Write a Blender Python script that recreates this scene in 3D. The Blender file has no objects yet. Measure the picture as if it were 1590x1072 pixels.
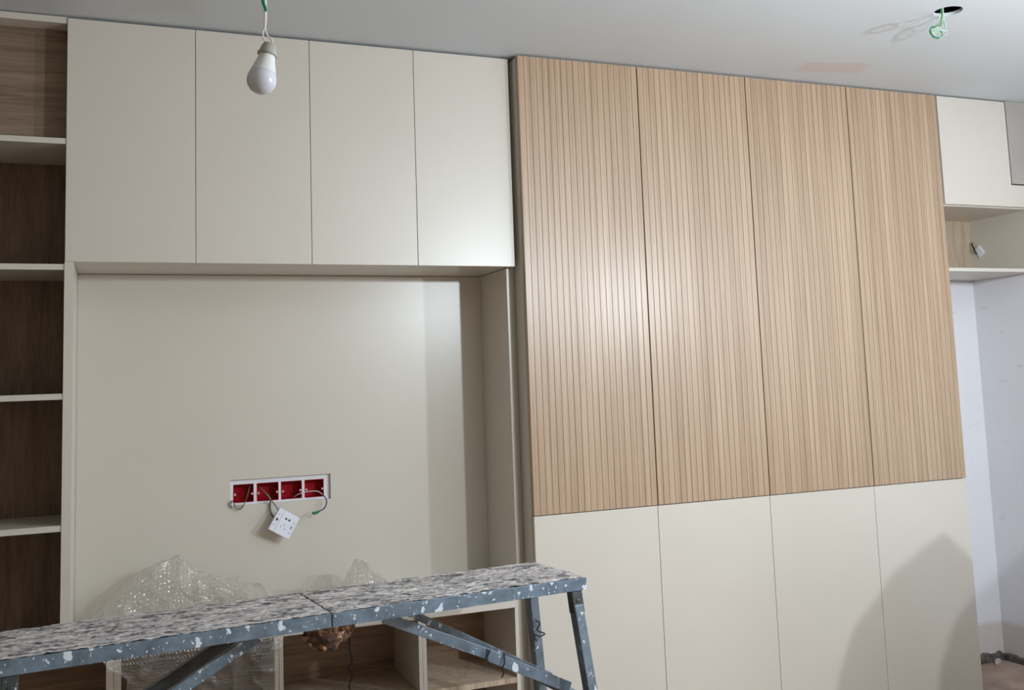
import bpy, bmesh, math, random
from mathutils import Vector, Matrix, noise
random.seed(7)
scene = bpy.context.scene
COL = scene.collection

# ------------------------------------------------------------ camera, world, lights, exposure
cam_d = bpy.data.cameras.new('camera'); cam = bpy.data.objects.new('camera', cam_d); COL.objects.link(cam)
CAM_LOC= [0.34789, -3.45268, 1.42448]
CAM_R= [0.929127, -0.368053, -0.035497]
CAM_U= [-0.006176, -0.111433, 0.993753]
CAM_F= [0.369709, 0.923103, 0.105809]
m = Matrix.Identity(4)
for i in range(3):
    m[i][0] = CAM_R[i]; m[i][1] = CAM_U[i]; m[i][2] = -CAM_F[i]; m[i][3] = CAM_LOC[i]
cam.matrix_world = m
cam_d.sensor_width = 36; cam_d.lens = 1543.965/1590*36; cam_d.shift_y = -(536-431.86)/1590
cam_d.clip_start = .02
scene.camera = cam
scene.view_settings.view_transform = 'Standard'; scene.view_settings.look = 'None'
scene.view_settings.exposure = 1.5; scene.view_settings.gamma = 1
world = bpy.data.worlds.new('world'); scene.world = world; world.use_nodes = True
world.node_tree.nodes['Background'].inputs[0].default_value = (.6,.65,.8,1)
world.node_tree.nodes['Background'].inputs[1].default_value = .02
LAMPS = [((2.50,-2.5,2.02), 36, (.80,.91,1)), ((3.49,-2.5,1.94), 35, (.80,.91,1))]
def lamp(loc, power, color, radius=.042):
    l = bpy.data.lights.new('bulb_glow', 'POINT'); l.energy = power; l.color = color; l.shadow_soft_size = radius
    o = bpy.data.objects.new('bulb_glow', l); COL.objects.link(o); o.location = loc
    return o
LAMP_OBS = [lamp(*a) for a in LAMPS]

# ------------------------------------------------------------ helpers
class MB:
    def __init__(s): s.bm = bmesh.new()
    def box(s, x0,x1,y0,y1,z0,z1):
        v = [s.bm.verts.new(p) for p in ((x0,y0,z0),(x1,y0,z0),(x1,y1,z0),(x0,y1,z0),(x0,y0,z1),(x1,y0,z1),(x1,y1,z1),(x0,y1,z1))]
        for f in ((3,2,1,0),(4,5,6,7),(0,1,5,4),(1,2,6,5),(2,3,7,6),(3,0,4,7)): s.bm.faces.new([v[i] for i in f])
        return s
    def quad(s, *ps):
        s.bm.faces.new([s.bm.verts.new(p) for p in ps]); return s
    def prism(s, poly, z0, z1, axis='z'):            # poly (a,b); axis z: xy poly, axis y: xz poly between y=z0..z1
        f = (lambda a,b,c:(a,b,c)) if axis=='z' else (lambda a,b,c:(a,c,b))
        A = [s.bm.verts.new(f(a,b,z0)) for a,b in poly]; B = [s.bm.verts.new(f(a,b,z1)) for a,b in poly]
        n = len(poly)
        s.bm.faces.new(A[::-1]); s.bm.faces.new(B)
        for i in range(n): s.bm.faces.new((A[i],A[(i+1)%n],B[(i+1)%n],B[i]))
        return s
    def tube(s, pts, r, n=8, smooth_steps=0):
        pts = [Vector(p) for p in pts]
        if smooth_steps: pts = catmull(pts, smooth_steps)
        rr = r if isinstance(r,(list,tuple)) else [r]*len(pts)
        if len(rr)!=len(pts): rr=[r[0]+(r[-1]-r[0])*i/(len(pts)-1) for i in range(len(pts))]
        rings=[]; up = None
        for i,p in enumerate(pts):
            t = (pts[min(i+1,len(pts)-1)]-pts[max(i-1,0)]).normalized()
            if up is None: up = t.orthogonal().normalized()
            up = (up - t*up.dot(t)); up = up.normalized() if up.length>1e-6 else t.orthogonal().normalized()
            b = t.cross(up)
            rings.append([s.bm.verts.new(p+(up*math.cos(a)+b*math.sin(a))*rr[i]) for a in [2*math.pi*k/n for k in range(n)]])
        for A,B in zip(rings,rings[1:]):
            for k in range(n): s.bm.faces.new((A[k],A[(k+1)%n],B[(k+1)%n],B[k]))
        s.bm.faces.new(rings[0][::-1]); s.bm.faces.new(rings[-1]); return s
    def beam(s, p, q, w, h, side=(0,1,0)):           # rectangular bar from p to q; w along 'side', h across
        p=Vector(p); q=Vector(q); t=(q-p).normalized(); a=Vector(side); a=(a-t*a.dot(t)).normalized(); b=t.cross(a)
        v=[]
        for c in (p,q):
            for i,j in ((-1,-1),(1,-1),(1,1),(-1,1)): v.append(s.bm.verts.new(c+a*i*w/2+b*j*h/2))
        for f in ((3,2,1,0),(4,5,6,7),(0,1,5,4),(1,2,6,5),(2,3,7,6),(3,0,4,7)): s.bm.faces.new([v[i] for i in f])
        return s
    def lathe(s, prof, n=28, M=None):                # prof: (radius, height)
        M = M or Matrix.Identity(4); rings=[]
        for r_,h in prof:
            if r_ < 1e-5: rings.append([s.bm.verts.new(M@Vector((0,0,h)))])
            else: rings.append([s.bm.verts.new(M@Vector((r_*math.cos(2*math.pi*k/n), r_*math.sin(2*math.pi*k/n), h))) for k in range(n)])
        for A,B in zip(rings,rings[1:]):
            for k in range(n):
                a=[A[k%len(A)],A[(k+1)%len(A)],B[(k+1)%len(B)],B[k%len(B)]]
                u=[]; [u.append(x) for x in a if x not in u]
                if len(u)>2: s.bm.faces.new(u)
        return s
    def grid(s, fn, nu, nv):
        V=[[s.bm.verts.new(fn(i/nu,j/nv)) for i in range(nu+1)] for j in range(nv+1)]
        for j in range(nv):
            for i in range(nu): s.bm.faces.new((V[j][i],V[j][i+1],V[j+1][i+1],V[j+1][i]))
        return s
def catmull(P, k):
    out=[]
    for i in range(len(P)-1):
        a=P[max(i-1,0)];b=P[i];c=P[i+1];d=P[min(i+2,len(P)-1)]
        for j in range(k):
            t=j/k; out.append(.5*((2*b)+(c-a)*t+(2*a-5*b+4*c-d)*t*t+(3*b-a-3*c+d)*t**3))
    out.append(P[-1]); return out
def obj(name, mb, mat, parent=None, smooth=False, bevel=0):
    bm = mb.bm
    off = Vector((0,0,0)); p = parent
    while p is not None: off += p.location; p = p.parent
    bmesh.ops.recalc_face_normals(bm, faces=bm.faces[:])
    if parent is None:
        xs=[v.co for v in bm.verts]
        off = Vector(((min(v.x for v in xs)+max(v.x for v in xs))/2,(min(v.y for v in xs)+max(v.y for v in xs))/2,min(v.z for v in xs)))
    bmesh.ops.translate(bm, verts=bm.verts[:], vec=-off)
    me = bpy.data.meshes.new(name); bm.to_mesh(me); bm.free()
    o = bpy.data.objects.new(name, me); COL.objects.link(o)
    if parent is None: o.location = off
    else: o.parent = parent
    for mt in (mat if isinstance(mat,(list,tuple)) else [mat]): me.materials.append(mt)
    if smooth:
        for f in me.polygons: f.use_smooth = True
    if bevel:
        b = o.modifiers.new('bevel','BEVEL'); b.width = bevel; b.segments = 2; b.limit_method='ANGLE'
        if hasattr(b,'harden_normals'): b.harden_normals=False
    return o
def tag(o, label, cat, group=None):
    o['label']=label; o['category']=cat
    if group: o['group']=group
    return o
def thing(name, label, cat, loc, group=None):
    o = bpy.data.objects.new(name, None); COL.objects.link(o); o.location = loc; o.empty_display_size=.1
    return tag(o,label,cat,group)
def struct(name, mb, mat, **k):
    o = obj(name, mb, mat, **k); o['kind']='structure'; return o

# ------------------------------------------------------------ materials
def srgb(r,g,b):
    f=lambda c:(c/255/12.92 if c/255<=.04045 else ((c/255+.055)/1.055)**2.4)
    return (f(r),f(g),f(b),1)
class Mat:
    def __init__(s, name, color=(200,200,200), rough=.5, metal=0, spec=.5):
        s.m=bpy.data.materials.new(name); s.m.use_nodes=True; s.n=s.m.node_tree.nodes; s.l=s.m.node_tree.links
        s.b=s.n['Principled BSDF']; s.b.inputs['Base Color'].default_value=srgb(*color)
        s.b.inputs['Roughness'].default_value=rough; s.b.inputs['Metallic'].default_value=metal
        s.b.inputs['Specular IOR Level'].default_value=spec
    def node(s,t,**k):
        n=s.n.new(t)
        for a,v in k.items():
            if a in n.inputs: n.inputs[a].default_value=v
            else: setattr(n,a,v)
        return n
    def coord(s, scale=(1,1,1), kind='Object', loc=(0,0,0), rot=(0,0,0)):
        c=s.n.new('ShaderNodeTexCoord'); mp=s.n.new('ShaderNodeMapping')
        mp.inputs['Scale'].default_value=scale; mp.inputs['Location'].default_value=loc; mp.inputs['Rotation'].default_value=rot
        if kind=='World':
            g=s.n.new('ShaderNodeNewGeometry'); s.l.new(g.outputs['Position'],mp.inputs[0])
        else: s.l.new(c.outputs[kind],mp.inputs[0])
        return mp.outputs[0]
    def noise(s, vec, scale=5, detail=4, rough=.5, dist=0):
        n=s.n.new('ShaderNodeTexNoise'); n.inputs['Scale'].default_value=scale; n.inputs['Detail'].default_value=detail
        n.inputs['Roughness'].default_value=rough; n.inputs['Distortion'].default_value=dist; s.l.new(vec,n.inputs['Vector']); return n.outputs['Fac']
    def ramp(s, fac, stops):
        r=s.n.new('ShaderNodeValToRGB'); e=r.color_ramp.elements
        while len(e)<len(stops): e.new(.5)
        for el,(p,c) in zip(e,stops):
            el.position=p; el.color=srgb(*c) if len(c)==3 else c
        s.l.new(fac,r.inputs[0]); return r.outputs[0]
    def mix(s, fac, a, b, mode='MIX'):
        n=s.n.new('ShaderNodeMix'); n.data_type='RGBA'; n.blend_type=mode
        for i,v in ((0,fac),(6,a),(7,b)):
            if hasattr(v,'links'): s.l.new(v,n.inputs[i])
            else: n.inputs[i].default_value = v if i==0 else (srgb(*v) if len(v)==3 else v)
        return n.outputs[2]
    def math(s, op, a, b=None):
        n=s.n.new('ShaderNodeMath'); n.operation=op
        for i,v in ((0,a),(1,b)):
            if v is None: continue
            if hasattr(v,'links'): s.l.new(v,n.inputs[i])
            else: n.inputs[i].default_value=v
        return n.outputs[0]
    def col(s, out): s.l.new(out,s.b.inputs['Base Color']); return s
    def rough(s, out): s.l.new(out,s.b.inputs['Roughness']); return s
    def bump(s, h, strength=.3, dist=.002):
        n=s.n.new('ShaderNodeBump'); n.inputs['Strength'].default_value=strength; n.inputs['Distance'].default_value=dist
        s.l.new(h,n.inputs['Height']); s.l.new(n.outputs[0],s.b.inputs['Normal']); return s

def cream(name, c=(211,203,190), rough=.34):
    M=Mat(name,c,rough,0,.8); v=M.coord(kind='World')
    f=M.noise(v,3,3); c2=tuple(int(x*.97) for x in c)
    M.col(M.mix(f,c,c2)); M.bump(M.noise(v,900,2),.04,.0005)
    return M.m
m_cream=cream('cream_laminate'); m_cream_back=cream('cream_laminate_panel',(211,203,190),.32)
m_edge=cream('cream_edge_band',(205,196,180),.4)

def wood(name, light, dark, scale, fine, rough=.42, bump=.15, w=(0.35,.65)):
    # scale: stretch, small along the grain
    M=Mat(name,light,rough,0,.62 if 'fluted' in name else .5); v=M.coord(scale,kind='World')
    a=M.noise(v,1,5,.6,.6); b=M.noise(v,fine,3,.6)
    f=M.math('ADD',M.math('MULTIPLY',a,.62),M.math('MULTIPLY',b,.38))
    M.col(M.ramp(f,[(w[0],dark),(w[1],light)])); M.bump(b,bump,.0006)
    return M.m
m_oak=wood('fluted_oak_veneer',(188,161,134),(158,131,106),(48,48,.7),3,.32,.12,(.36,.62))
m_oak_light=wood('pale_oak_laminate',(200,180,156),(160,138,116),(30,30,1.6),6,.45)
m_walnut=wood('dark_walnut_laminate',(128,104,86),(80,62,50),(26,26,2.2),7,.5)
m_walnut_h=wood('brown_walnut_laminate_horizontal',(150,128,108),(104,84,68),(1.6,1.6,24),5,.45)
m_walnut_b=wood('brown_walnut_laminate_low',(168,138,114),(116,90,72),(1.6,1.6,24),5,.45)

def painted(name,c,rough=.75,extra=None):
    M=Mat(name,c,rough); v=M.coord(kind='World'); f=M.noise(v,1.7,4)
    out=M.mix(f,tuple(min(255,int(x*1.02)) for x in c),tuple(int(x*.965) for x in c))
    if extra: out=extra(M,out)
    M.col(out); M.bump(M.noise(v,60,5),.08,.002); return M
def rectmask(M, cx, cy, hx, hy, ax=(0,1), soft=.25, ang=0, warp=.3):
    v=M.coord((1,1,1),kind='World')
    sp=M.n.new('ShaderNodeSeparateXYZ'); M.l.new(v,sp.inputs[0])
    nz=M.math('MULTIPLY',M.math('SUBTRACT',M.noise(v,9,4),.5),warp)
    x=M.math('SUBTRACT',sp.outputs[ax[0]],cx); y=M.math('SUBTRACT',sp.outputs[ax[1]],cy)
    c,s_=math.cos(ang),math.sin(ang)
    xr=M.math('ADD',M.math('MULTIPLY',x,c),M.math('MULTIPLY',y,s_)); yr=M.math('SUBTRACT',M.math('MULTIPLY',y,c),M.math('MULTIPLY',x,s_))
    d=M.math('MAXIMUM',M.math('DIVIDE',M.math('ABSOLUTE',xr),hx),M.math('DIVIDE',M.math('ABSOLUTE',yr),hy))
    d=M.math('ADD',d,nz)
    mr=M.n.new('ShaderNodeMapRange'); M.l.new(d,mr.inputs[0]); mr.inputs[1].default_value=1+soft*.5; mr.inputs[2].default_value=1-soft*.5
    return mr.outputs[0]
def ceil_extra(M,out):
    f=M.math('MULTIPLY',rectmask(M,3.10,-.235,.15,.062,soft=.2,ang=-.2,warp=.15),.55)
    out=M.mix(f,out,(206,186,180))
    f=M.math('MULTIPLY',rectmask(M,.49,-.25,.10,.15,soft=.7),.35)
    out=M.mix(f,out,(196,192,172))
    return out
m_ceiling=painted('ceiling_paint',(208,212,214),.8,ceil_extra).m
def wall_extra(M,out):
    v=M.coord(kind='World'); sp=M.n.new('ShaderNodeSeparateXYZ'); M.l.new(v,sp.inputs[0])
    # subtle shading above the floor, painted into the wall colour
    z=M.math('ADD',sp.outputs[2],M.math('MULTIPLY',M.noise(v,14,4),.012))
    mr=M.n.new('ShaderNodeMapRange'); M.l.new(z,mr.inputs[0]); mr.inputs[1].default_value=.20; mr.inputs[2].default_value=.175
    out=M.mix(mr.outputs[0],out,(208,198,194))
    # sanding scuffs
    f=M.ramp(M.noise(M.coord((7,7,16),kind='World',rot=(.5,0,0)),1.6,3,.5,.4),[(.66,(0,0,0)),(.74,(255,255,255))])
    return M.mix(M.math('MULTIPLY',f,.22),out,(150,150,160))
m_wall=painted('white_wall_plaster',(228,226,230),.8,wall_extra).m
m_wall_plain=painted('room_wall_plaster',(214,198,172),.85).m
M=Mat('grey_primer_board',(168,162,154),.7); v=M.coord(kind='World'); M.col(M.mix(M.noise(v,6,4),(172,166,158),(158,151,143))); m_beam=M.m
M=Mat('dusty_floor_tile',(150,126,112),.65); v=M.coord(kind='World')
M.col(M.mix(M.ramp(M.noise(v,7,6,.6),[(.35,(0,0,0)),(.65,(255,255,255))]),(150,122,106),(172,150,136))); M.bump(M.noise(v,80,4),.2,.002); m_floor=M.m
M=Mat('raw_cement',(84,74,70),.95); v=M.coord(kind='World')
M.col(M.ramp(M.noise(v,30,6,.7),[(.35,(66,58,56)),(.6,(104,94,90)),(.7,(150,142,138))])); M.bump(M.noise(v,60,6),.8,.01); m_cement=M.m
M=Mat('plaster_crumb',(190,184,180),.9); v=M.coord(kind='World'); M.col(M.mix(M.noise(v,60,4),(205,200,196),(150,142,138))); m_plaster=M.m

def metal_splattered(name, base, thr=.62, amt=1, sc=42):
    M=Mat(name,base,.42,.35); v=M.coord(kind='Object')
    w=M.noise(v,18,5,.65); c0=M.ramp(w,[(.3,tuple(int(x*.8) for x in base)),(.7,tuple(min(255,int(x*1.15)) for x in base))])
    vw=M.coord((1,1,.8),kind='Object')
    s1=M.ramp(M.noise(vw,sc,3,.55,.3),[(thr,(0,0,0)),(thr+.03,(255,255,255))])
    s2=M.ramp(M.noise(vw,sc*3.2,2,.5),[(thr+.06,(0,0,0)),(thr+.09,(255,255,255))])
    s=M.math('MULTIPLY',M.math('MAXIMUM',s1,s2),amt)
    M.col(M.mix(s,c0,(206,214,220)))
    mr=M.math('ADD',M.math('MULTIPLY',s,.4),.4); M.rough(mr)
    M.l.new(M.math('MULTIPLY',M.math('SUBTRACT',1.0,s),.35),M.b.inputs['Metallic'])
    M.bump(M.math('ADD',s,M.math('MULTIPLY',w,.3)),.4,.001); return M.m
m_steel=metal_splattered('blue_grey_steel_with_paint_drips',(108,124,138),.607,1,30)
m_steel_leg=metal_splattered('leg_steel_with_paint_drips',(108,121,132),.64,1,34)
m_steel_dark=metal_splattered('dark_steel',(66,70,72),.68)
M=Mat('plaster_crusted_plate',(150,145,145),.85); v=M.coord((5,13,10),kind='Object')
a=M.noise(v,3.0,7,.66,1.1); b=M.noise(M.coord((30,70,40),kind='Object'),2.2,4,.6)
f=M.math('ADD',M.math('MULTIPLY',a,.7),M.math('MULTIPLY',b,.3))
M.col(M.ramp(f,[(.37,(52,52,56)),(.44,(112,108,110)),(.49,(186,178,174)),(.62,(226,218,212))])); M.bump(f,.9,.006); m_crust=M.m
M=Mat('rusty_hinge_mortar',(74,54,44),.9); v=M.coord(kind='Object')
M.col(M.ramp(M.noise(v,30,5,.6),[(.35,(46,34,30)),(.52,(100,72,56)),(.60,(206,160,130)),(.66,(236,226,214))])); M.bump(M.noise(v,50,5),1,.01); m_mortar=M.m

def plain(name,c,rough=.5,metal=0,sc=20,var=.93):
    M=Mat(name,c,rough,metal); v=M.coord(kind='Object'); M.col(M.mix(M.noise(v,sc,3),c,tuple(int(x*var) for x in c))); return M
m_white_plastic=plain('white_plastic',(236,238,246),.3).m
m_black=plain('black_hole',(16,14,18),.6).m
m_seam=plain('grey_seam',(150,154,170),.5).m
M=plain('red_box_plastic',(168,0,24),.45); M.b.inputs['Specular IOR Level'].default_value=.15; m_red=M.m
m_red_dark=plain('red_lug_plastic',(216,170,170),.5).m
m_wire_grey=plain('grey_wire',(120,120,110),.5).m
m_wire_olive=plain('olive_wire',(98,96,74),.5).m
m_wire_white=plain('white_wire',(226,214,212),.45).m
m_wire_blue=plain('blue_wire',(36,34,110),.4).m
m_green=plain('green_tape',(0,128,92),.35).m
m_wire_green=plain('green_wire',(70,130,104),.35).m
m_wire_pale=plain('pale_green_wire',(176,214,196),.35).m
m_wire_yel=plain('yellow_green_wire',(168,196,120),.35).m
m_holder=plain('grey_holder',(168,162,154),.55).m
m_bulb_base=plain('white_bulb_housing',(222,222,216),.35).m
M=plain('milky_diffuser',(206,206,214),.22); M.b.inputs['Subsurface Weight'].default_value=.0; m_globe=M.m
m_chip=plain('screw_head',(205,205,208),.3,.6).m
m_caster=plain('shadow_caster_cloth',(190,186,176),.9).m  # cloth of the added, unseen shadow caster

M=Mat('bubble_wrap_film',(240,238,232),.5)
uvn=M.n.new('ShaderNodeTexCoord'); vo=M.n.new('ShaderNodeTexVoronoi'); vo.inputs['Scale'].default_value=72; vo.inputs['Randomness'].default_value=.22
M.l.new(uvn.outputs['UV'],vo.inputs['Vector'])
h=M.ramp(vo.outputs['Distance'],[(.0,(255,255,255)),(.36,(190,190,190)),(.46,(0,0,0))])
bp=M.n.new('ShaderNodeBump'); bp.inputs['Strength'].default_value=1; bp.inputs['Distance'].default_value=.004; M.l.new(h,bp.inputs['Height'])
gl=M.n.new('ShaderNodeBsdfGlossy'); gl.inputs['Roughness'].default_value=.16; gl.inputs['Color'].default_value=(1,1,1,1); M.l.new(bp.outputs[0],gl.inputs['Normal'])
tr=M.n.new('ShaderNodeBsdfTransparent'); tr.inputs[0].default_value=(.96,.95,.93,1)
lw=M.n.new('ShaderNodeLayerWeight'); lw.inputs[0].default_value=.3; M.l.new(bp.outputs[0],lw.inputs['Normal'])
m1=M.n.new('ShaderNodeMixShader'); M.l.new(M.math('ADD',.10,M.math('MULTIPLY',lw.outputs['Facing'],.40)),m1.inputs[0]); M.l.new(tr.outputs[0],m1.inputs[1]); M.l.new(gl.outputs[0],m1.inputs[2])
mx=M.n.new('ShaderNodeMixShader'); M.l.new(M.math('ADD',.07,M.math('MULTIPLY',h,.07)),mx.inputs[0]); M.l.new(m1.outputs[0],mx.inputs[1]); M.l.new(M.b.outputs[0],mx.inputs[2])
M.l.new(mx.outputs[0],M.n['Material Output'].inputs[0]); m_bubble=M.m

# ------------------------------------------------------------ room
CZ=2.6795; WX0=-2.2; WX1=4.40; WY0=-5.2; WY=.36
struct('floor', MB().box(WX0,WX1,WY0,WY,-.06,0), m_floor)
# ceiling with the round lamp hole
hx,hy,hr=3.075,-.878,.049
mb=MB(); bm=mb.bm; n=32; s=.12
circ=[]
for k in range(n):
    a=2*math.pi*k/n; rr=hr*(1+.05*noise.noise(Vector((math.cos(a)*2,math.sin(a)*2,3))))
    circ.append(bm.verts.new((hx+rr*math.cos(a),hy+rr*math.sin(a),CZ)))
def sqp(a):
    c,d=math.cos(a),math.sin(a); q=max(abs(c),abs(d)); return (hx+s*c/q,hy+s*d/q,CZ)
sq=[bm.verts.new(sqp(2*math.pi*k/n)) for k in range(n)]
up=[bm.verts.new((v.co.x,v.co.y,CZ+.012)) for v in circ]
for k in range(n):
    j=(k+1)%n; bm.faces.new((circ[k],circ[j],sq[j],sq[k])); bm.faces.new((circ[k],up[k],up[j],circ[j]))
xs=[WX0,hx-s,hx+s,WX1]; ys=[WY0,hy-s,hy+s,WY]
for i in range(3):
    for j in range(3):
        if i==1 and j==1: continue
        mb.quad((xs[i],ys[j],CZ),(xs[i+1],ys[j],CZ),(xs[i+1],ys[j+1],CZ),(xs[i],ys[j+1],CZ))
struct('ceiling', mb, m_ceiling)
mb=MB(); mb.box(hx-.3,hx+.3,hy-.3,hy+.3,CZ+.013,CZ+.25)
for f in list(mb.bm.faces):
    if all(abs(v.co.z-CZ-.013)<1e-5 for v in f.verts): mb.bm.faces.remove(f)
struct('trim_1', mb, m_black)
# back wall with four cut pockets for the boxes
BOX=[(.749,.822),(.833,.912),(.921,.998),(1.008,1.080)]; BZ=(1.0275,1.0935)
mb=MB(); X=[WX0]+[c for b in BOX for c in b]+[WX1]; Z=[0,BZ[0],BZ[1],CZ]
for i in range(len(X)-1):
    for j in range(3):
        if j==1 and i%2==1: continue
        mb.quad((X[i],WY,Z[j]),(X[i+1],WY,Z[j]),(X[i+1],WY,Z[j+1]),(X[i],WY,Z[j+1]))
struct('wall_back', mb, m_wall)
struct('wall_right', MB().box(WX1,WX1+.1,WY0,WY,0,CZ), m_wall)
struct('wall_left', MB().box(WX0-.1,WX0,WY0,WY,0,CZ), m_wall_plain)
struct('wall_front', MB().box(WX0,WX1,WY0-.1,WY0,0,CZ), m_wall_plain)
# grey boxed beam in the upper right corner
struct('trim_2', MB().box(4.268,WX1-.001,-.046,.35,2.278,CZ-.001), m_beam, bevel=.002)
# raw cement strip where the skirting is missing
def rawstrip(p0,p1,nrm,hh,seed):
    mb=MB(); p0=Vector(p0);p1=Vector(p1);nrm=Vector(nrm); N=int((p1-p0).length*80)
    def fn(u,v):
        q=p0.lerp(p1,u); top=hh*(.75+.4*noise.noise(Vector((u*(p1-p0).length*9,seed,0)))+.2*noise.noise(Vector((u*(p1-p0).length*40,seed,2))))
        if v<.4: return q+nrm*.016+Vector((0,0,top*.8*v/.4+.0005))
        if v<.8: return q+nrm*(.016-.012*(v-.4)/.4)+Vector((0,0,top*(.8+.2*(v-.4)/.4)))
        return q+nrm*.001+Vector((0,0,top))
    return mb.grid(fn,N,5)
struct('baseboard_back', rawstrip((3.85,WY,0),(WX1-.02,WY,0),(0,-1,0),.056,1), m_cement)
struct('baseboard_right', rawstrip((WX1,WY,0),(WX1,-1.0,0),(-1,0,0),.038,5), m_cement)

# ------------------------------------------------------------ cabinets
TOPZ=2.672
def cream_door(parent, x0,x1,z0,z1,y0,th=.018, mat=None): 
    return obj('door', MB().box(x0+.0009,x1-.0009,y0,y0+th,z0,z1), mat or m_cream, parent, bevel=.0012)
def body_box(x0,x1,y0,y1,z0,z1,t=.018,front=False):
    mb=MB(); mb.box(x0,x0+t,y0,y1,z0,z1).box(x1-t,x1,y0,y1,z0,z1).box(x0+t,x1-t,y0,y1,z0,z0+t).box(x0+t,x1-t,y0,y1,z1-t,z1).box(x0+t,x1-t,y1-.006,y1,z0+t,z1-t)
    return mb
ZB=1.8636
for xa,xm,xb,lab in ((.1936,.5944,.982,'cream two-door overhead cabinet at the left, next to the bookcase'),
                 (.982,1.3663,1.7454,'cream two-door overhead cabinet touching the tall oak cabinets')):
    t=thing('overhead_cabinet',lab,'cabinet',((xa+xb)/2,.17,ZB),'cream overhead cabinets above the niche')
    x0=xa+(.0279 if xa<.3 else 0)
    obj('body', body_box(x0,xb,.0195,.3465,ZB+.001,TOPZ-.004), m_cream, t)
    cream_door(t,xa,xm,ZB,TOPZ-.002,0); cream_door(t,xm,xb,ZB,TOPZ-.002,0)

# niche panelling with the cut-out
t=thing('wall_panelling','cream panelling of the open niche with a slot cut for sockets','panel',(.98,.34,.65))
mb=MB(); ox0,ox1,oz0,oz1=.7375,1.1035,1.0195,1.1115; yb0,yb1=.3475,.3595
x0,x1,z0,z1=.2216,1.7275,.6465,1.8625
mb.box(x0,ox0,yb0,yb1,z0,z1).box(ox1,x1,yb0,yb1,z0,z1).box(ox0,ox1,yb0,yb1,z0,oz0).box(ox0,ox1,yb0,yb1,oz1,z1)
obj('back_panel',mb,m_cream_back,t)
obj('side_panel',MB().box(1.728,1.7454,0.050,.3595,.02,1.8625),m_cream,t,bevel=.001)
obj('filler_strip',MB().box(1.7458,1.7626,.062,.077,.02,TOPZ-.002),m_edge,t)
obj('end_panel',MB().box(1.7095,1.7277,.14,.347,.02,.6465),m_cream,t)

# bookcase on the left
t=thing('bookcase','open bookcase with cream shelves and dark walnut back at left edge','bookcase',(-.25,.17,.647))
LX=-.72
mb=MB().box(.1936,.2211,0,.345,.647,1.8628).box(.1936,.2211,.0195,.345,1.8628,TOPZ-.004)
obj('side_panel',mb,m_cream,t)
obj('side_panel',MB().box(LX-.0275,LX,0,.345,.647,TOPZ-.004),m_cream,t)
obj('top_panel',MB().box(LX,.1932,.004,.33,2.652,2.6735),m_cream,t)
shelves=[2.267,1.856,1.444,1.036]
for z in shelves: obj('shelf',MB().box(LX,.1932,.003,.33,z-.019,z),m_cream,t,bevel=.001)
zz=[2.652]+shelves+[.647]
for k in range(5):
    zt_=zz[k]-(.019 if k else 0)-.0005; zb_=zz[k+1]+.0005
    if k==0: 
        o=obj('back_panel',MB().box(LX,.1932,.078,.091,zb_,zt_),m_walnut_h,t); o['label']='lighter brown back panel with horizontal grain'
    else: obj('back_panel',MB().box(LX,.1932,.33,.343,zb_,zt_),m_walnut,t)

# worktop and low units
wt=obj('worktop',MB().box(-.72,1.709,-.002,.3465,.619,.6465),m_cream,bevel=.001)
tag(wt,'long cream top board running over the open low cabinets','worktop')
units=[(-.72,.3475,'open low cabinet at far left, beneath the bookcase'),(.3485,.854,'open low cabinet with bubble wrap hanging over its front'),
       (.855,1.346,'open low cabinet behind the rusty hinge of the work bench'),(1.347,1.709,'narrow open low cabinet at the right end, beside the panelling')]
for x0,x1,lab in units:
    t=thing('low_cabinet',lab,'cabinet',((x0+x1)/2,.17,0),'open low cabinets under the worktop')
    tt=.0215 if x0<.35 and x0>0 or x1<.36 else .0135
    mb=MB(); l=.0215 if abs(x0-.3485)<.01 else .0135; rr=.0215 if x1<.36 else .0135
    obj('side_panel',MB().box(x0,x0+l,0,.335,.06,.6185),m_cream,t); obj('side_panel',MB().box(x1-rr,x1,0,.335,.06,.6185),m_cream,t)
    obj('shelf',MB().box(x0+l,x1-rr,.002,.335,.356,.375),m_oak_light if x0>.8 else m_cream,t)
    obj('floor_board',MB().box(x0+l,x1-rr,.002,.335,.06,.078),m_cream,t)
    obj('back_panel',MB().box(x0,x1,.3355,.346,.06,.6185),m_walnut_b,t)
    obj('plinth',MB().box(x0,x1,.04,.055,0,.0595),m_cream,t)

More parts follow.
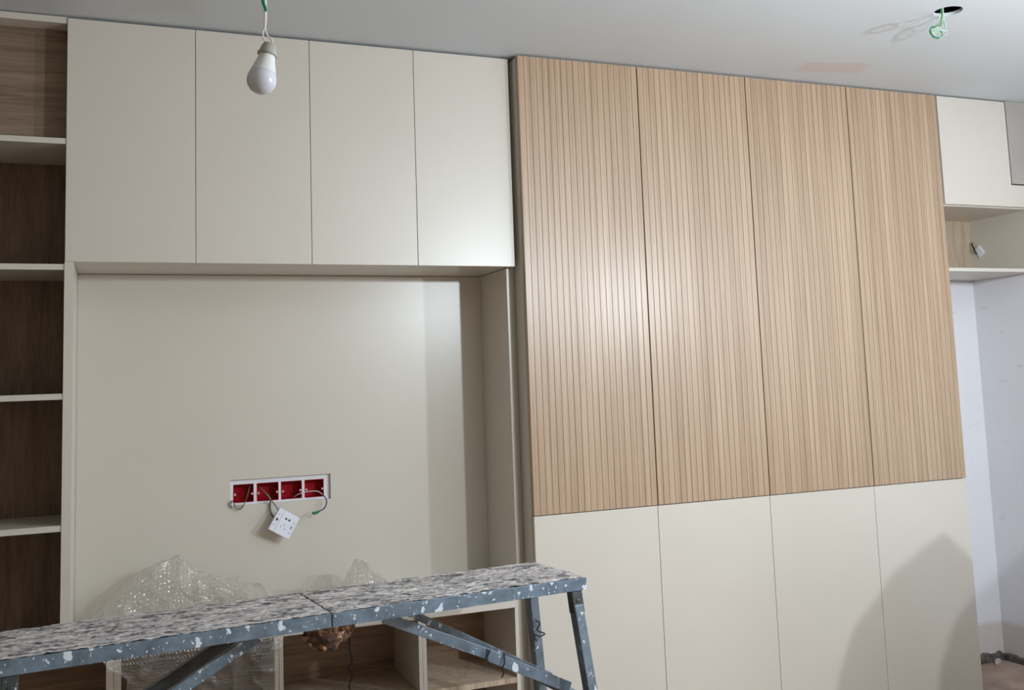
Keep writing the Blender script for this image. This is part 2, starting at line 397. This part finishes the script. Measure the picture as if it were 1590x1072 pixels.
# tall cabinets with fluted oak upper doors
XR=1.763; J=[XR,2.2801,2.795,3.3222,3.833]; ZS=.9416
def fluted(x0,x1,y0,th,z0,z1,period=.0262,g=.0026,dep=.0024):
    n=round((x1-x0)/period); p=(x1-x0)/n; prof=[]
    for i in range(n):
        a=x0+i*p
        prof+= [(a+g/2,y0+.0002),(a+g/2+.0014,y0),(a+p-g/2-.0014,y0),(a+p-g/2,y0+.0002)]
        if i<n-1: prof+=[(a+p-g*.25,y0+dep),(a+p+g*.25,y0+dep)]
    prof+=[(x1,y0+th),(x0,y0+th)]
    return MB().prism(prof,z0,z1)
for k,(labt) in enumerate(('tall cabinet with fluted oak upper doors, left one beside the niche','tall cabinet with fluted oak upper doors, right one beside the corner cabinet')):
    xa,xm,xb=J[2*k],J[2*k+1],J[2*k+2]
    t=thing('tall_cabinet',labt,'cabinet',((xa+xb)/2,.15,0),'tall cabinets with fluted oak doors')
    mb=MB().box(xa+.0005,xb-.0005,-.026,.3465,.045,TOPZ-.004)
    obj('body',mb,m_cream,t)
    for a,b in ((xa,xm),(xm,xb)):
        o=obj('upper_door',fluted(a+.0015,b-.0015,-.0485,.0215,ZS+.002,TOPZ-.001),m_oak,t); o['label']='fluted light oak door'
        cream_door(t,a+(.002 if a==XR else 0),b,.04,ZS-.0015,-.045)
    obj('plinth',MB().box(xa+.01,xb-.01,.02,.04,0,.0445),m_cream,t)

# corner cabinet at right
t=thing('corner_cabinet','cream corner cabinet high at right with notched door above an open cubby','cabinet',(4.1,.15,1.862))
xl,xr=3.8345,4.3985
poly=[(xl+.012,2.168),(xr,2.168),(xr,2.272),(4.262,2.272),(4.262,TOPZ),(xl+.012,TOPZ)]
obj('door',MB().prism(poly,-.044,-.026,'y'),m_cream,t,bevel=.001)
mb=MB().box(xl,xl+.018,-.022,.345,1.8785,2.272).box(xr-.018,xr,-.022,.345,1.8785,2.272).box(xl+.018,xr-.018,-.022,.345,2.162,2.18)
mb.box(xl,4.262,-.022,.345,2.272,TOPZ-.004)
obj('body',mb,m_cream,t)
obj('shelf',MB().box(xl,xr,-.024,.345,1.862,1.8782),m_cream,t,bevel=.001)
o=obj('back_panel',MB().box(xl+.018,xr-.018,.335,.345,1.8785,2.162),m_oak_light,t); o['label']='pale oak back of the cubby'
# connector with its wire on the cubby side
t=thing('wire_connector','small white wire connector with black lead inside the corner cubby','connector',(4.372,.285,1.99))
mb=MB(); mb.beam((4.3745,.292,2.022),(4.3745,.262,1.982),.010,.036,(1,0,0)); obj('body',mb,m_white_plastic,t,bevel=.002)
obj('lead',MB().tube([(4.372,.318,2.052),(4.366,.312,2.035),(4.365,.302,2.022),(4.366,.296,2.0),(4.371,.290,1.992)],.0035,6,4),m_black,t,smooth=True)

# ------------------------------------------------------------ sockets in the niche
names=['leftmost of the four red socket boxes in the niche slot','second red socket box from the left in the niche slot','third red socket box from the left in the niche slot','rightmost of the four red socket boxes in the niche slot']
for (a,b),lab in zip(BOX,names):
    t=thing('junction_box',lab,'socket box',((a+b)/2,WY,BZ[0]),'red socket boxes in the niche')
    mb=MB(); mb.box(a+.0004,b-.0004,WY-.001,WY+.048,BZ[0]+.0004,BZ[1]-.0004)
    for f in list(mb.bm.faces):
        if all(v.co.y<WY for v in f.verts): mb.bm.faces.remove(f)
    o=obj('shell',mb,m_red,t); sm=o.modifiers.new('s','SOLIDIFY'); sm.thickness=.002
    for xx in (a+.006,b-.006): obj('screw_lug',MB().lathe([(0,-.002),(.0035,-.002),(.0042,0),(.0042,.004),(0,.004)],12,Matrix.Translation((xx,WY-.001,(BZ[0]+BZ[1])/2-.003))@Matrix.Rotation(math.pi/2,4,'X')),m_red_dark,t,smooth=False)
# plaster rims between boxes
def wire(name,label,pts,mat,r=.0016,group=None):
    return tag(obj(name,MB().tube(pts,r,6,6),mat,smooth=True),label,'wire',group)
t=thing('electric_wire','tangle of olive and grey wires drooping from the leftmost red socket box','wire',(.77,.34,1.0))
obj('strand',MB().tube([(.812,.375,1.085),(.806,.352,1.078),(.801,.34,1.066),(.791,.337,1.037),(.778,.335,1.012),(.766,.333,1.0065),(.753,.334,1.015),(.745,.337,1.037),(.739,.338,1.03),(.738,.34,1.022),(.744,.341,1.016)],.0017,6,6),m_wire_olive,t,smooth=True)
obj('strand',MB().tube([(.808,.38,1.075),(.798,.345,1.058),(.788,.338,1.028),(.772,.333,1.014),(.760,.333,1.018),(.748,.336,1.028),(.743,.336,1.04),(.736,.336,1.03),(.741,.34,1.012)],.0012,6,6),m_wire_grey,t,smooth=True)
wire('electric_wire','grey wire looping from second red box down to the loose socket',[(.842,.385,1.082),(.850,.35,1.072),(.864,.33,1.055),(.883,.325,1.028),(.899,.318,1.004),(.905,.312,.985)],m_wire_grey,.0022)
wire('electric_wire','flat grey cable hanging behind the loose socket',[(.874,.37,1.05),(.880,.345,1.031),(.877,.338,1.005),(.881,.333,.982),(.893,.325,.962)],m_wire_olive,.0034)
wire('electric_wire','white wire arching out of the rightmost red box',[(.968,.38,1.03),(.972,.34,1.04),(.983,.322,1.048),(1.013,.317,1.054),(1.047,.316,1.053),(1.066,.316,1.040)],m_wire_white,.0016)
wire('electric_wire','blue wire curving down right of the red boxes',[(1.066,.316,1.040),(1.078,.315,1.025),(1.081,.315,1.008),(1.071,.315,.988),(1.050,.316,.978)],m_wire_blue,.0021)
wire('electric_wire','white wire running from the green tape to the loose socket',[(1.032,.317,.974),(1.012,.317,.968),(.992,.316,.958),(.972,.316,.952)],m_wire_white,.0022)
tag(obj('insulation_tape',MB().tube([(1.052,.316,.979),(1.045,.316,.975),(1.035,.317,.973),(1.027,.317,.975)],[.0055,.0038],8),m_green,smooth=True),'green insulating tape wrapped round the blue and white wires','tape')
# loose socket
t=thing('power_socket','loose white socket plate dangling by its wires from the niche slot','socket',(.92,.30,.888))
a=math.radians(-31)
Mx=Matrix.Translation((.9205,.300,.9475))@Matrix.Rotation(-a,4,'Y')@Matrix.Rotation(math.radians(-6),4,'X')@Matrix.Rotation(math.radians(8),4,'Z')
def loc(mb): bmesh.ops.transform(mb.bm,matrix=Mx,verts=mb.bm.verts[:]); return mb
obj('plate',loc(MB().box(-.0435,.0435,-.006,.006,-.0425,.0425)),m_white_plastic,t,bevel=.002)
obj('back_box',loc(MB().box(-.028,.028,.0062,.024,-.026,.026)),m_white_plastic,t)
obj('seam',loc(MB().box(-.0222,-.0212,-.0066,-.0058,-.040,.040)),m_seam,t)
for x,z,rx,rz in ((-.002,.018,.0032,.0036),(.0115,.018,.0032,.0036),(-.0325,.002,.0032,.0048)): obj('slot',loc(MB().box(x-rx,x+rx,-.0067,-.0058,z-rz,z+rz)),m_black,t)
for x,z in ((.003,-.004),(-.007,-.014),(.011,-.0165),(-.033,.022),(-.033,-.018),(.033,.016),(.034,-.022)): obj('pin_hole',loc(MB().box(x-.0016,x+.0016,-.0066,-.0058,z-.0026,z+.0026)),m_seam,t)
obj('indicator',loc(MB().box(.028,.034,-.0066,-.0058,-.008,.004)),m_seam,t)

# ------------------------------------------------------------ hanging bulb (unlit)
def bulb(root_loc, axis, label, lit=None):
    t=thing('hanging_bulb',label,'light bulb',root_loc)
    A=Vector(axis).normalized()                      # from bulb bottom up to the holder
    q=Vector((0,0,1)).rotation_difference(A).to_matrix().to_4x4()
    M_=Matrix.Translation(root_loc)@q
    # height 0 = bottom of globe
    if lit is None:
        obj('globe',MB().lathe([(0,0),(.010,.0012),(.019,.006),(.0262,.0145),(.0292,.0235),(.0295,.030),(.0283,.038),(.0258,.046)],32,M_),m_globe,t,smooth=True)
        obj('housing',MB().lathe([(.0258,.0462),(.0225,.058),(.0188,.070),(.0168,.080),(.0160,.0855),(0,.0858)],32,M_),m_bulb_base,t,smooth=True)
    h0=.084
    obj('holder',MB().lathe([(0,h0-.001),(.0195,h0-.001),(.0205,h0+.002),(.0172,h0+.008),(.0150,h0+.019),(.0118,h0+.0245),(.006,h0+.027),(0,h0+.0275)],28,M_),m_holder,t,smooth=True)
    top=M_@Vector((0,0,h0+.026))
    ceilp=Vector((top.x-.008,top.y,CZ))
    s_=(Vector((-.004,0,.05)))
    w=[top+Vector((-.005,0,-.002)),top+Vector((-.013,0,.010)),top+Vector((-.014,0,.022)),top+Vector((-.010,0,.034)),top+Vector((-.009,0,.065))]+[Vector((top.x-.009+.002*math.sin(k),top.y,top.z+.065+(CZ-top.z-.065)*k/6)) for k in range(1,7)]
    obj('flex',MB().tube(w,.0017,6,6),m_wire_white,t,smooth=True)
    w2=[top+Vector((.006,0,-.003)),top+Vector((.004,0,.008)),top+Vector((-.004,0,.016)),top+Vector((-.009,0,.03)),top+Vector((-.0065,.001,.055)),top+Vector((-.0068,.001,.075))]+[Vector((top.x-.006-.002*math.sin(k),top.y+.001,top.z+.075+(CZ-top.z-.075)*k/6)) for k in range(1,7)]
    obj('flex',MB().tube(w2,.0017,6,6),m_wire_white,t,smooth=True)
    c=top+Vector((-.0085,0,.0))
    if lit is None: obj('tape',MB().tube([c+Vector((.0015,0,.067)),c+Vector((-.001,0,.078)),c+Vector((-.004,0,.088)),c+Vector((.0,0,.098)),c+Vector((.002,0,.112)),c+Vector((-.001,0,.13))],[.003,.005],8,4),m_green,t,smooth=True)
    return t
bulb((.613,-1.45,2.0265),(.22,.03,1),'unlit white bulb hanging by a taped flex from the ceiling')

# wires in the ceiling hole
t=thing('ceiling_wires','coiled green and pale wires hanging from the round ceiling hole','wires',(3.045,-.87,CZ-.1))
def coil(cx,cz,rx,rz,turn,ph,tilt,mat,r=.0017,lead=None):
    P=[]
    if lead: P+= lead
    N=int(18*turn)
    for k in range(N+1):
        a=ph+2*math.pi*k/18
        P.append((cx+rx*math.cos(a)*(1-.1*k/N),-.87+.006*math.sin(a+tilt)+.006*k/N,cz+rz*math.sin(a)-.004*k/N))
    obj('wire',MB().tube(P,r,6,3),mat,t,smooth=True)
coil(3.024,2.603,.031,.021,1.6,math.pi*.5,.4,m_wire_green,.0019,[(3.056,-.872,CZ+.03),(3.052,-.87,CZ-.02),(3.048,-.87,2.645),(3.040,-.87,2.634)])
coil(3.030,2.601,.030,.017,1.4,math.pi*.3,1.2,m_wire_pale,.0019,[(3.062,-.872,CZ+.03),(3.064,-.868,CZ-.02),(3.072,-.866,2.630),(3.070,-.868,2.612)])
coil(3.028,2.594,.031,.010,1.3,math.pi*.8,2.2,m_wire_yel,.0017,[(3.058,-.872,CZ+.02),(3.054,-.872,2.65),(3.030,-.87,2.625)])
obj('tape',MB().tube([(3.050,-.868,2.640),(3.046,-.868,2.633),(3.038,-.868,2.628)],[.005,.004],8),m_green,t,smooth=True)
obj('wire',MB().tube([(3.056,-.872,CZ+.02),(3.060,-.868,2.66),(3.074,-.862,2.635),(3.080,-.862,2.615),(3.072,-.866,2.600),(3.060,-.87,2.596)],.0014,6,5),m_wire_pale,t,smooth=True)
obj('wire',MB().tube([(3.054,-.872,CZ+.02),(3.046,-.868,2.668),(3.036,-.862,2.655)],.001,6,5),m_wire_green,t,smooth=True)

# ------------------------------------------------------------ work bench
BO=Vector((.8655,-.596,0)); TH=math.atan2(.164,1.561)
E=Vector((math.cos(TH),math.sin(TH),0)); W=Vector((-math.sin(TH),math.cos(TH),0)); L2=.785; W2=.158; BT=.84
def B(l,w,z): return BO+E*l+W*w+Vector((0,0,z))
t=thing('work_bench','folding steel work bench crusted with dried plaster in the foreground','work bench',BO)
def crust(l0,l1):
    def fn(u,v):
        l=l0+(l1-l0)*u; w=-W2+2*W2*v
        p=B(l,w,0); e=min(1,min(u*(l1-l0),(1-u)*(l1-l0),v*2*W2,(1-v)*2*W2)/.012)
        hgt=.0030*(noise.noise(Vector((l*30,w*70,0)))+.6*noise.noise(Vector((l*90,w*160,4))))
        j=.0035*noise.noise(Vector((l*45,w*45,9)))*(1-e)
        return Vector((p.x+j,p.y+j*1.5,BT+(hgt+.0015)-(.002*(1-e))))
    mb=MB().grid(fn,190,48)
    # underside plate
    a=[B(l0,-W2,BT-.004),B(l1,-W2,BT-.004),B(l1,W2,BT-.004),B(l0,W2,BT-.004)]
    b=[q-Vector((0,0,.003)) for q in a]
    vs=[mb.bm.verts.new(q) for q in a+b]
    for f in ((0,1,2,3),(7,6,5,4),(0,1,5,4),(1,2,6,5),(2,3,7,6),(3,0,4,7)): mb.bm.faces.new([vs[i] for i in f])
    return mb
for l0,l1 in ((-L2,-.0025),(.0025,L2)):
    o=obj('top_plate',crust(l0,l1),m_crust,t); 
for l0,l1 in ((-L2-.004,-.0015),(.0015,L2+.004)):
    mb=MB(); h=.036; c=BT-.006-h/2+.004
    for s_ in (-1,1): mb.beam(B(l0,s_*(W2+.001),c),B(l1,s_*(W2+.001),c),.0035,h,tuple(W))
    for l in (l0+.002,l1-.002):
        mb.beam(B(l,-W2,c-.0035),B(l,W2,c-.0035),.0035,h-.008,tuple(E))
    for s_ in (-1,1): mb.beam(B(l0,s_*(W2-.009),c-h/2+.002),B(l1,s_*(W2-.009),c-h/2+.002),.018,.003,tuple(W))
    obj('rail',mb,m_steel,t,bevel=.0008)
FB=.12                                              # splay of the feet
def leg(sl,sw):
    top=B(sl*(L2-.028),sw*(W2-.020),BT-.045); bot=B(sl*(L2-.012+.045),sw*(W2-.02)+ (-.10 if sw<0 else .015),0.0)
    mb=MB(); 
    d=(bot-top)
    mb.beam(top+d*.045,bot,.030,.036,tuple(E)); obj('leg',mb,m_steel_leg,t,bevel=.002)
    mb=MB(); mb.beam(top+Vector((0,0,.012)),top+d*.075,.036,.032,tuple(E)); mb.beam(top+d*.03-W*.019*1,top+d*.03+W*.019,.012,.012,(0,0,1))
    o=obj('leg_bracket',mb,m_steel_dark,t,bevel=.002); o['label']='dark steel bracket'
    return top,bot
legs={(a,b):leg(a,b) for a in (-1,1) for b in (-1,1)}
for a in (-1,1):
    P=[legs[(a,b)][0].lerp(legs[(a,b)][1],.40) for b in (-1,1)]
    obj('crossbar',MB().beam(P[0]-E*a*.0,P[1],.026,.022,tuple(E)),m_steel_leg,t,bevel=.002)
    P=[legs[(a,b)][0].lerp(legs[(a,b)][1],.85) for b in (-1,1)]
    obj('crossbar',MB().beam(P[0],P[1],.026,.022,tuple(E)),m_steel_leg,t,bevel=.002)
zb=legs[(1,1)][0].lerp(legs[(1,1)][1],.36).z
obj('brace',MB().beam(B(.175,-.075,BT-.052),B(.52,-.075,(BT-.052)*.43+zb*.57),.006,.030,tuple(W)),m_steel,t,bevel=.001)
obj('brace',MB().beam(B(.49,-.082,(BT-.052)*.47+zb*.53),B(.76,-.082,zb-.004),.012,.032,tuple(W)),m_steel,t,bevel=.001)
obj('brace',MB().beam(B(.26,.055,BT-.056),B(.77,.055,zb-.004),.022,.022,tuple(W)),m_steel_leg,t,bevel=.001)
obj('brace',MB().beam(B(-.175,-.075,BT-.052),B(-.77,-.075,zb-.03),.012,.030,tuple(W)),m_steel,t,bevel=.001)
obj('brace',MB().beam(B(-.18,.04,BT-.052),B(-.77,.04,zb-.03),.024,.032,tuple(W)),m_steel_dark,t,bevel=.001)
# rusty hinge under the middle, caked with mortar
def blob(u,v):
    a=2*math.pi*u; ph=math.pi*v
    p=Vector((math.sin(ph)*math.cos(a),math.sin(ph)*math.sin(a),math.cos(ph)))
    s_=1+.28*noise.noise(p*2.2+Vector((3,1,2)))+.18*noise.noise(p*6)
    z=p.z*.052*s_; k=1-.35*max(0,-p.z)
    return B(.012+p.x*.072*s_*k,-.09+p.y*.035*s_,BT-.056+z-.004)
o=obj('hinge',MB().grid(blob,40,24),m_mortar,t,smooth=True); o['label']='rusty hinge caked with mortar'
# wire ties on the bench
for pts,lab in (([B(.758,.112,.665),B(.770,.106,.655),B(.760,.108,.635),B(.784,.102,.622),B(.768,.106,.615),B(.750,.108,.622),B(.756,.108,.60)],'bit of dark tie wire twisted round the right rear bench leg'),
    ([B(.485,-.09,.66),B(.480,-.096,.635),B(.492,-.094,.612),B(.500,-.092,.606)],'dark wire end dangling from the right brace, nearer its middle'),
    ([B(.540,-.09,.64),B(.536,-.098,.615),B(.528,-.098,.600),B(.532,-.098,.585),B(.524,-.098,.575)],'dark wire end dangling from the right brace, nearer the leg')):
    wire('tie_wire',lab,pts,m_black,.0022)
wire('tie_wire','dark twisted wire hanging in front of the third low cabinet',[(1.085,-.03,.60),(1.083,-.03,.56),(1.09,-.035,.52),(1.078,-.035,.495),(1.09,-.03,.47),(1.08,-.03,.44),(1.086,-.03,.41)],m_black,.0026)

# ------------------------------------------------------------ bubble wrap
def interp(T,x):
    if x<=T[0][0]: return T[0][1]
    for (a,b),(c,d) in zip(T,T[1:]):
        if x<=c:
            k=(x-a)/(c-a); k=k*k*(3-2*k)*.5+k*.5; return b+(d-b)*k
    return T[-1][1]
def uvgrid(o,nu,nv,su,sv):
    me=o.data; uv=me.uv_layers.new(name='UVMap')
    for lp in me.loops:
        i=lp.vertex_index; uv.data[lp.index].uv=((i%(nu+1))/nu*su,(i//(nu+1))/nv*sv)
crest=[(.225,.662),(.27,.69),(.323,.745),(.38,.80),(.445,.845),(.52,.868),(.549,.878),(.60,.832),(.688,.790),(.819,.750),(.90,.68)]
prof=[(0,-.030,.38),(1.0,-.040,.50),(2.0,-.036,.60),(2.4,-.016,.668),(3.2,.07,.672),(4.0,.16,.70),(5.0,.245,1.0),(5.5,.275,.95),(6.2,.31,.66)]
def sheet1(u,v):
    x=.225+.675*u; s_=v*6.2
    for (a,y0,z0),(b,y1,z1) in zip(prof,prof[1:]):
        if s_<=b+1e-9: break
    k=(s_-a)/(b-a)
    H=interp(crest,x)
    zr=lambda q: H if q==1.0 else (.35*H+.65*.66 if q==.70 else (.92*H if q==.95 else q))
    y=y0+(y1-y0)*k; z=zr(z0)+(zr(z1)-zr(z0))*k
    w=max(0,min(1,(2.8-s_)/1.2)); xd=.385+.455*u; x=x*(1-w)+xd*w
    n1=noise.noise(Vector((x*7,s_*1.2,1.3))); n2=noise.noise(Vector((x*22+s_*2,s_*3,4.3)))
    amp=1 if s_>2.6 else .35
    y+= amp*(.018*n1+.007*n2) if s_>2.6 else -abs(.012*n1+.006*n2); z+=amp*(.012*n2+.006*noise.noise(Vector((x*50,s_*6,2)))) if s_>2.6 else 0
    rdg=1-abs(noise.noise(Vector((x*9+v*7,v*5-x*6,11))))*2.2; rdg=max(0,rdg)**3
    if s_>2.9: y-=.022*rdg*min(1,(6.2-s_)); z+=.010*rdg*min(1,(6.2-s_))
    elif s_<2.0: y-=.012*rdg
    x+=.008*n2
    if s_>2.5: z=max(z,.6505); y=min(y,.338)
    else: y=min(y,-.010)
    if 2.2<s_<2.9: z=max(z,.654)
    return Vector((x,y,z))
o=obj('bubble_wrap',MB().grid(sheet1,110,120),m_bubble,smooth=True); uvgrid(o,110,120,.675,.9)
tag(o,'large crumpled sheet of clear bubble wrap draped over the low worktop','bubble wrap','sheets of bubble wrap on the worktop')
crest2=[(.96,.655),(.992,.725),(1.04,.768),(1.062,.770),(1.10,.715),(1.143,.79),(1.16,.815),(1.19,.812),(1.226,.765),(1.29,.71),(1.36,.655)]
def sheet2(u,v):
    x=.96+.40*u; H=interp(crest2,x); k=math.sin(math.pi*min(1,v*1.0))
    y=.06+.24*v; z=.652+(H-.652)*max(0,k)**1.3
    n1=noise.noise(Vector((x*16,v*4,7))); z+=.008*n1*k; y+=.02*noise.noise(Vector((x*12,v*3,2))); x+=.012*noise.noise(Vector((x*20,v*6,8)))
    return Vector((x,min(y,.338),max(z,.6505)))
o=obj('bubble_wrap',MB().grid(sheet2,70,60),m_bubble,smooth=True); uvgrid(o,70,60,.4,.35)
tag(o,'small twisted piece of clear wrap with two peaks behind the bench joint','bubble wrap','sheets of bubble wrap on the worktop')

# ------------------------------------------------------------ crumbs by the skirting
def crumb(c,s_,seed,lab):
    def fn(u,v):
        a=2*math.pi*u; ph=math.pi*v; p=Vector((math.sin(ph)*math.cos(a),math.sin(ph)*math.sin(a),math.cos(ph)))
        q=1+.5*noise.noise(p*1.8+Vector((seed,0,0))); return Vector(c)+Vector((p.x*s_*q,p.y*s_*.6*q,s_*.7*(p.z*q+1)))
    return tag(obj('plaster_lump',MB().grid(fn,16,10),m_plaster),lab,'plaster')
crumb((4.312,.318,0),.017,2,'pale plaster lump against the wall foot near the corner')
crumb((4.285,.300,0),.011,5,'small plaster lump beside the tall cabinet foot')
crumb((4.31,.20,0),.006,8,'tiny dark speck of rubble on the bare floor')
tag(obj('screw',MB().lathe([(0,-.0015),(.005,-.001),(.006,0),(0,.001)],12,Matrix.Translation((4.335,-.048,2.318))@Matrix.Rotation(math.pi/2,4,'X')),m_chip),'shiny screw head low on the grey boxed beam','screw')

# ------------------------------------------------------------ out of view: heap added to shadow the lower right doors, and lit bulbs
def caster_drape(u,v):
    a=2*math.pi*u; h=1.15*(1-v)
    prof_=[(0,.0),(.04,.10),(.09,.20),(.22,.325),(.32,.376),(.6,.44),(1,.48)]
    rr=interp(prof_,v); rr*=1+(.05*math.sin(a*11+2*v)+.05*noise.noise(Vector((math.cos(a)*5,math.sin(a)*5,v*2))))*min(1,v*5)+.05*noise.noise(Vector((math.cos(a)*3,math.sin(a)*3,v*3)))
    return Vector((3.612+rr*math.cos(a)*(1 if math.cos(a)<0 else .6),-.92+rr*.25*math.sin(a),h+.002))
tag(obj('shadow_caster',MB().grid(caster_drape,90,40),m_caster,smooth=True),'unseen pale cloth heap added near the right wall to throw a pointed shadow','shadow caster')
for k,(o,(l,pw,cc)) in enumerate(zip(LAMP_OBS,LAMPS)):
    b=bulb((l[0],l[1],l[2]-.032),(0,0,1),('lit bulb hanging on a flex in mid room, nearer the niche','lit bulb hanging on a flex in mid room, nearer the right wall')[k],lit=True)
    o.parent=b; o.location=(0,0,.032)
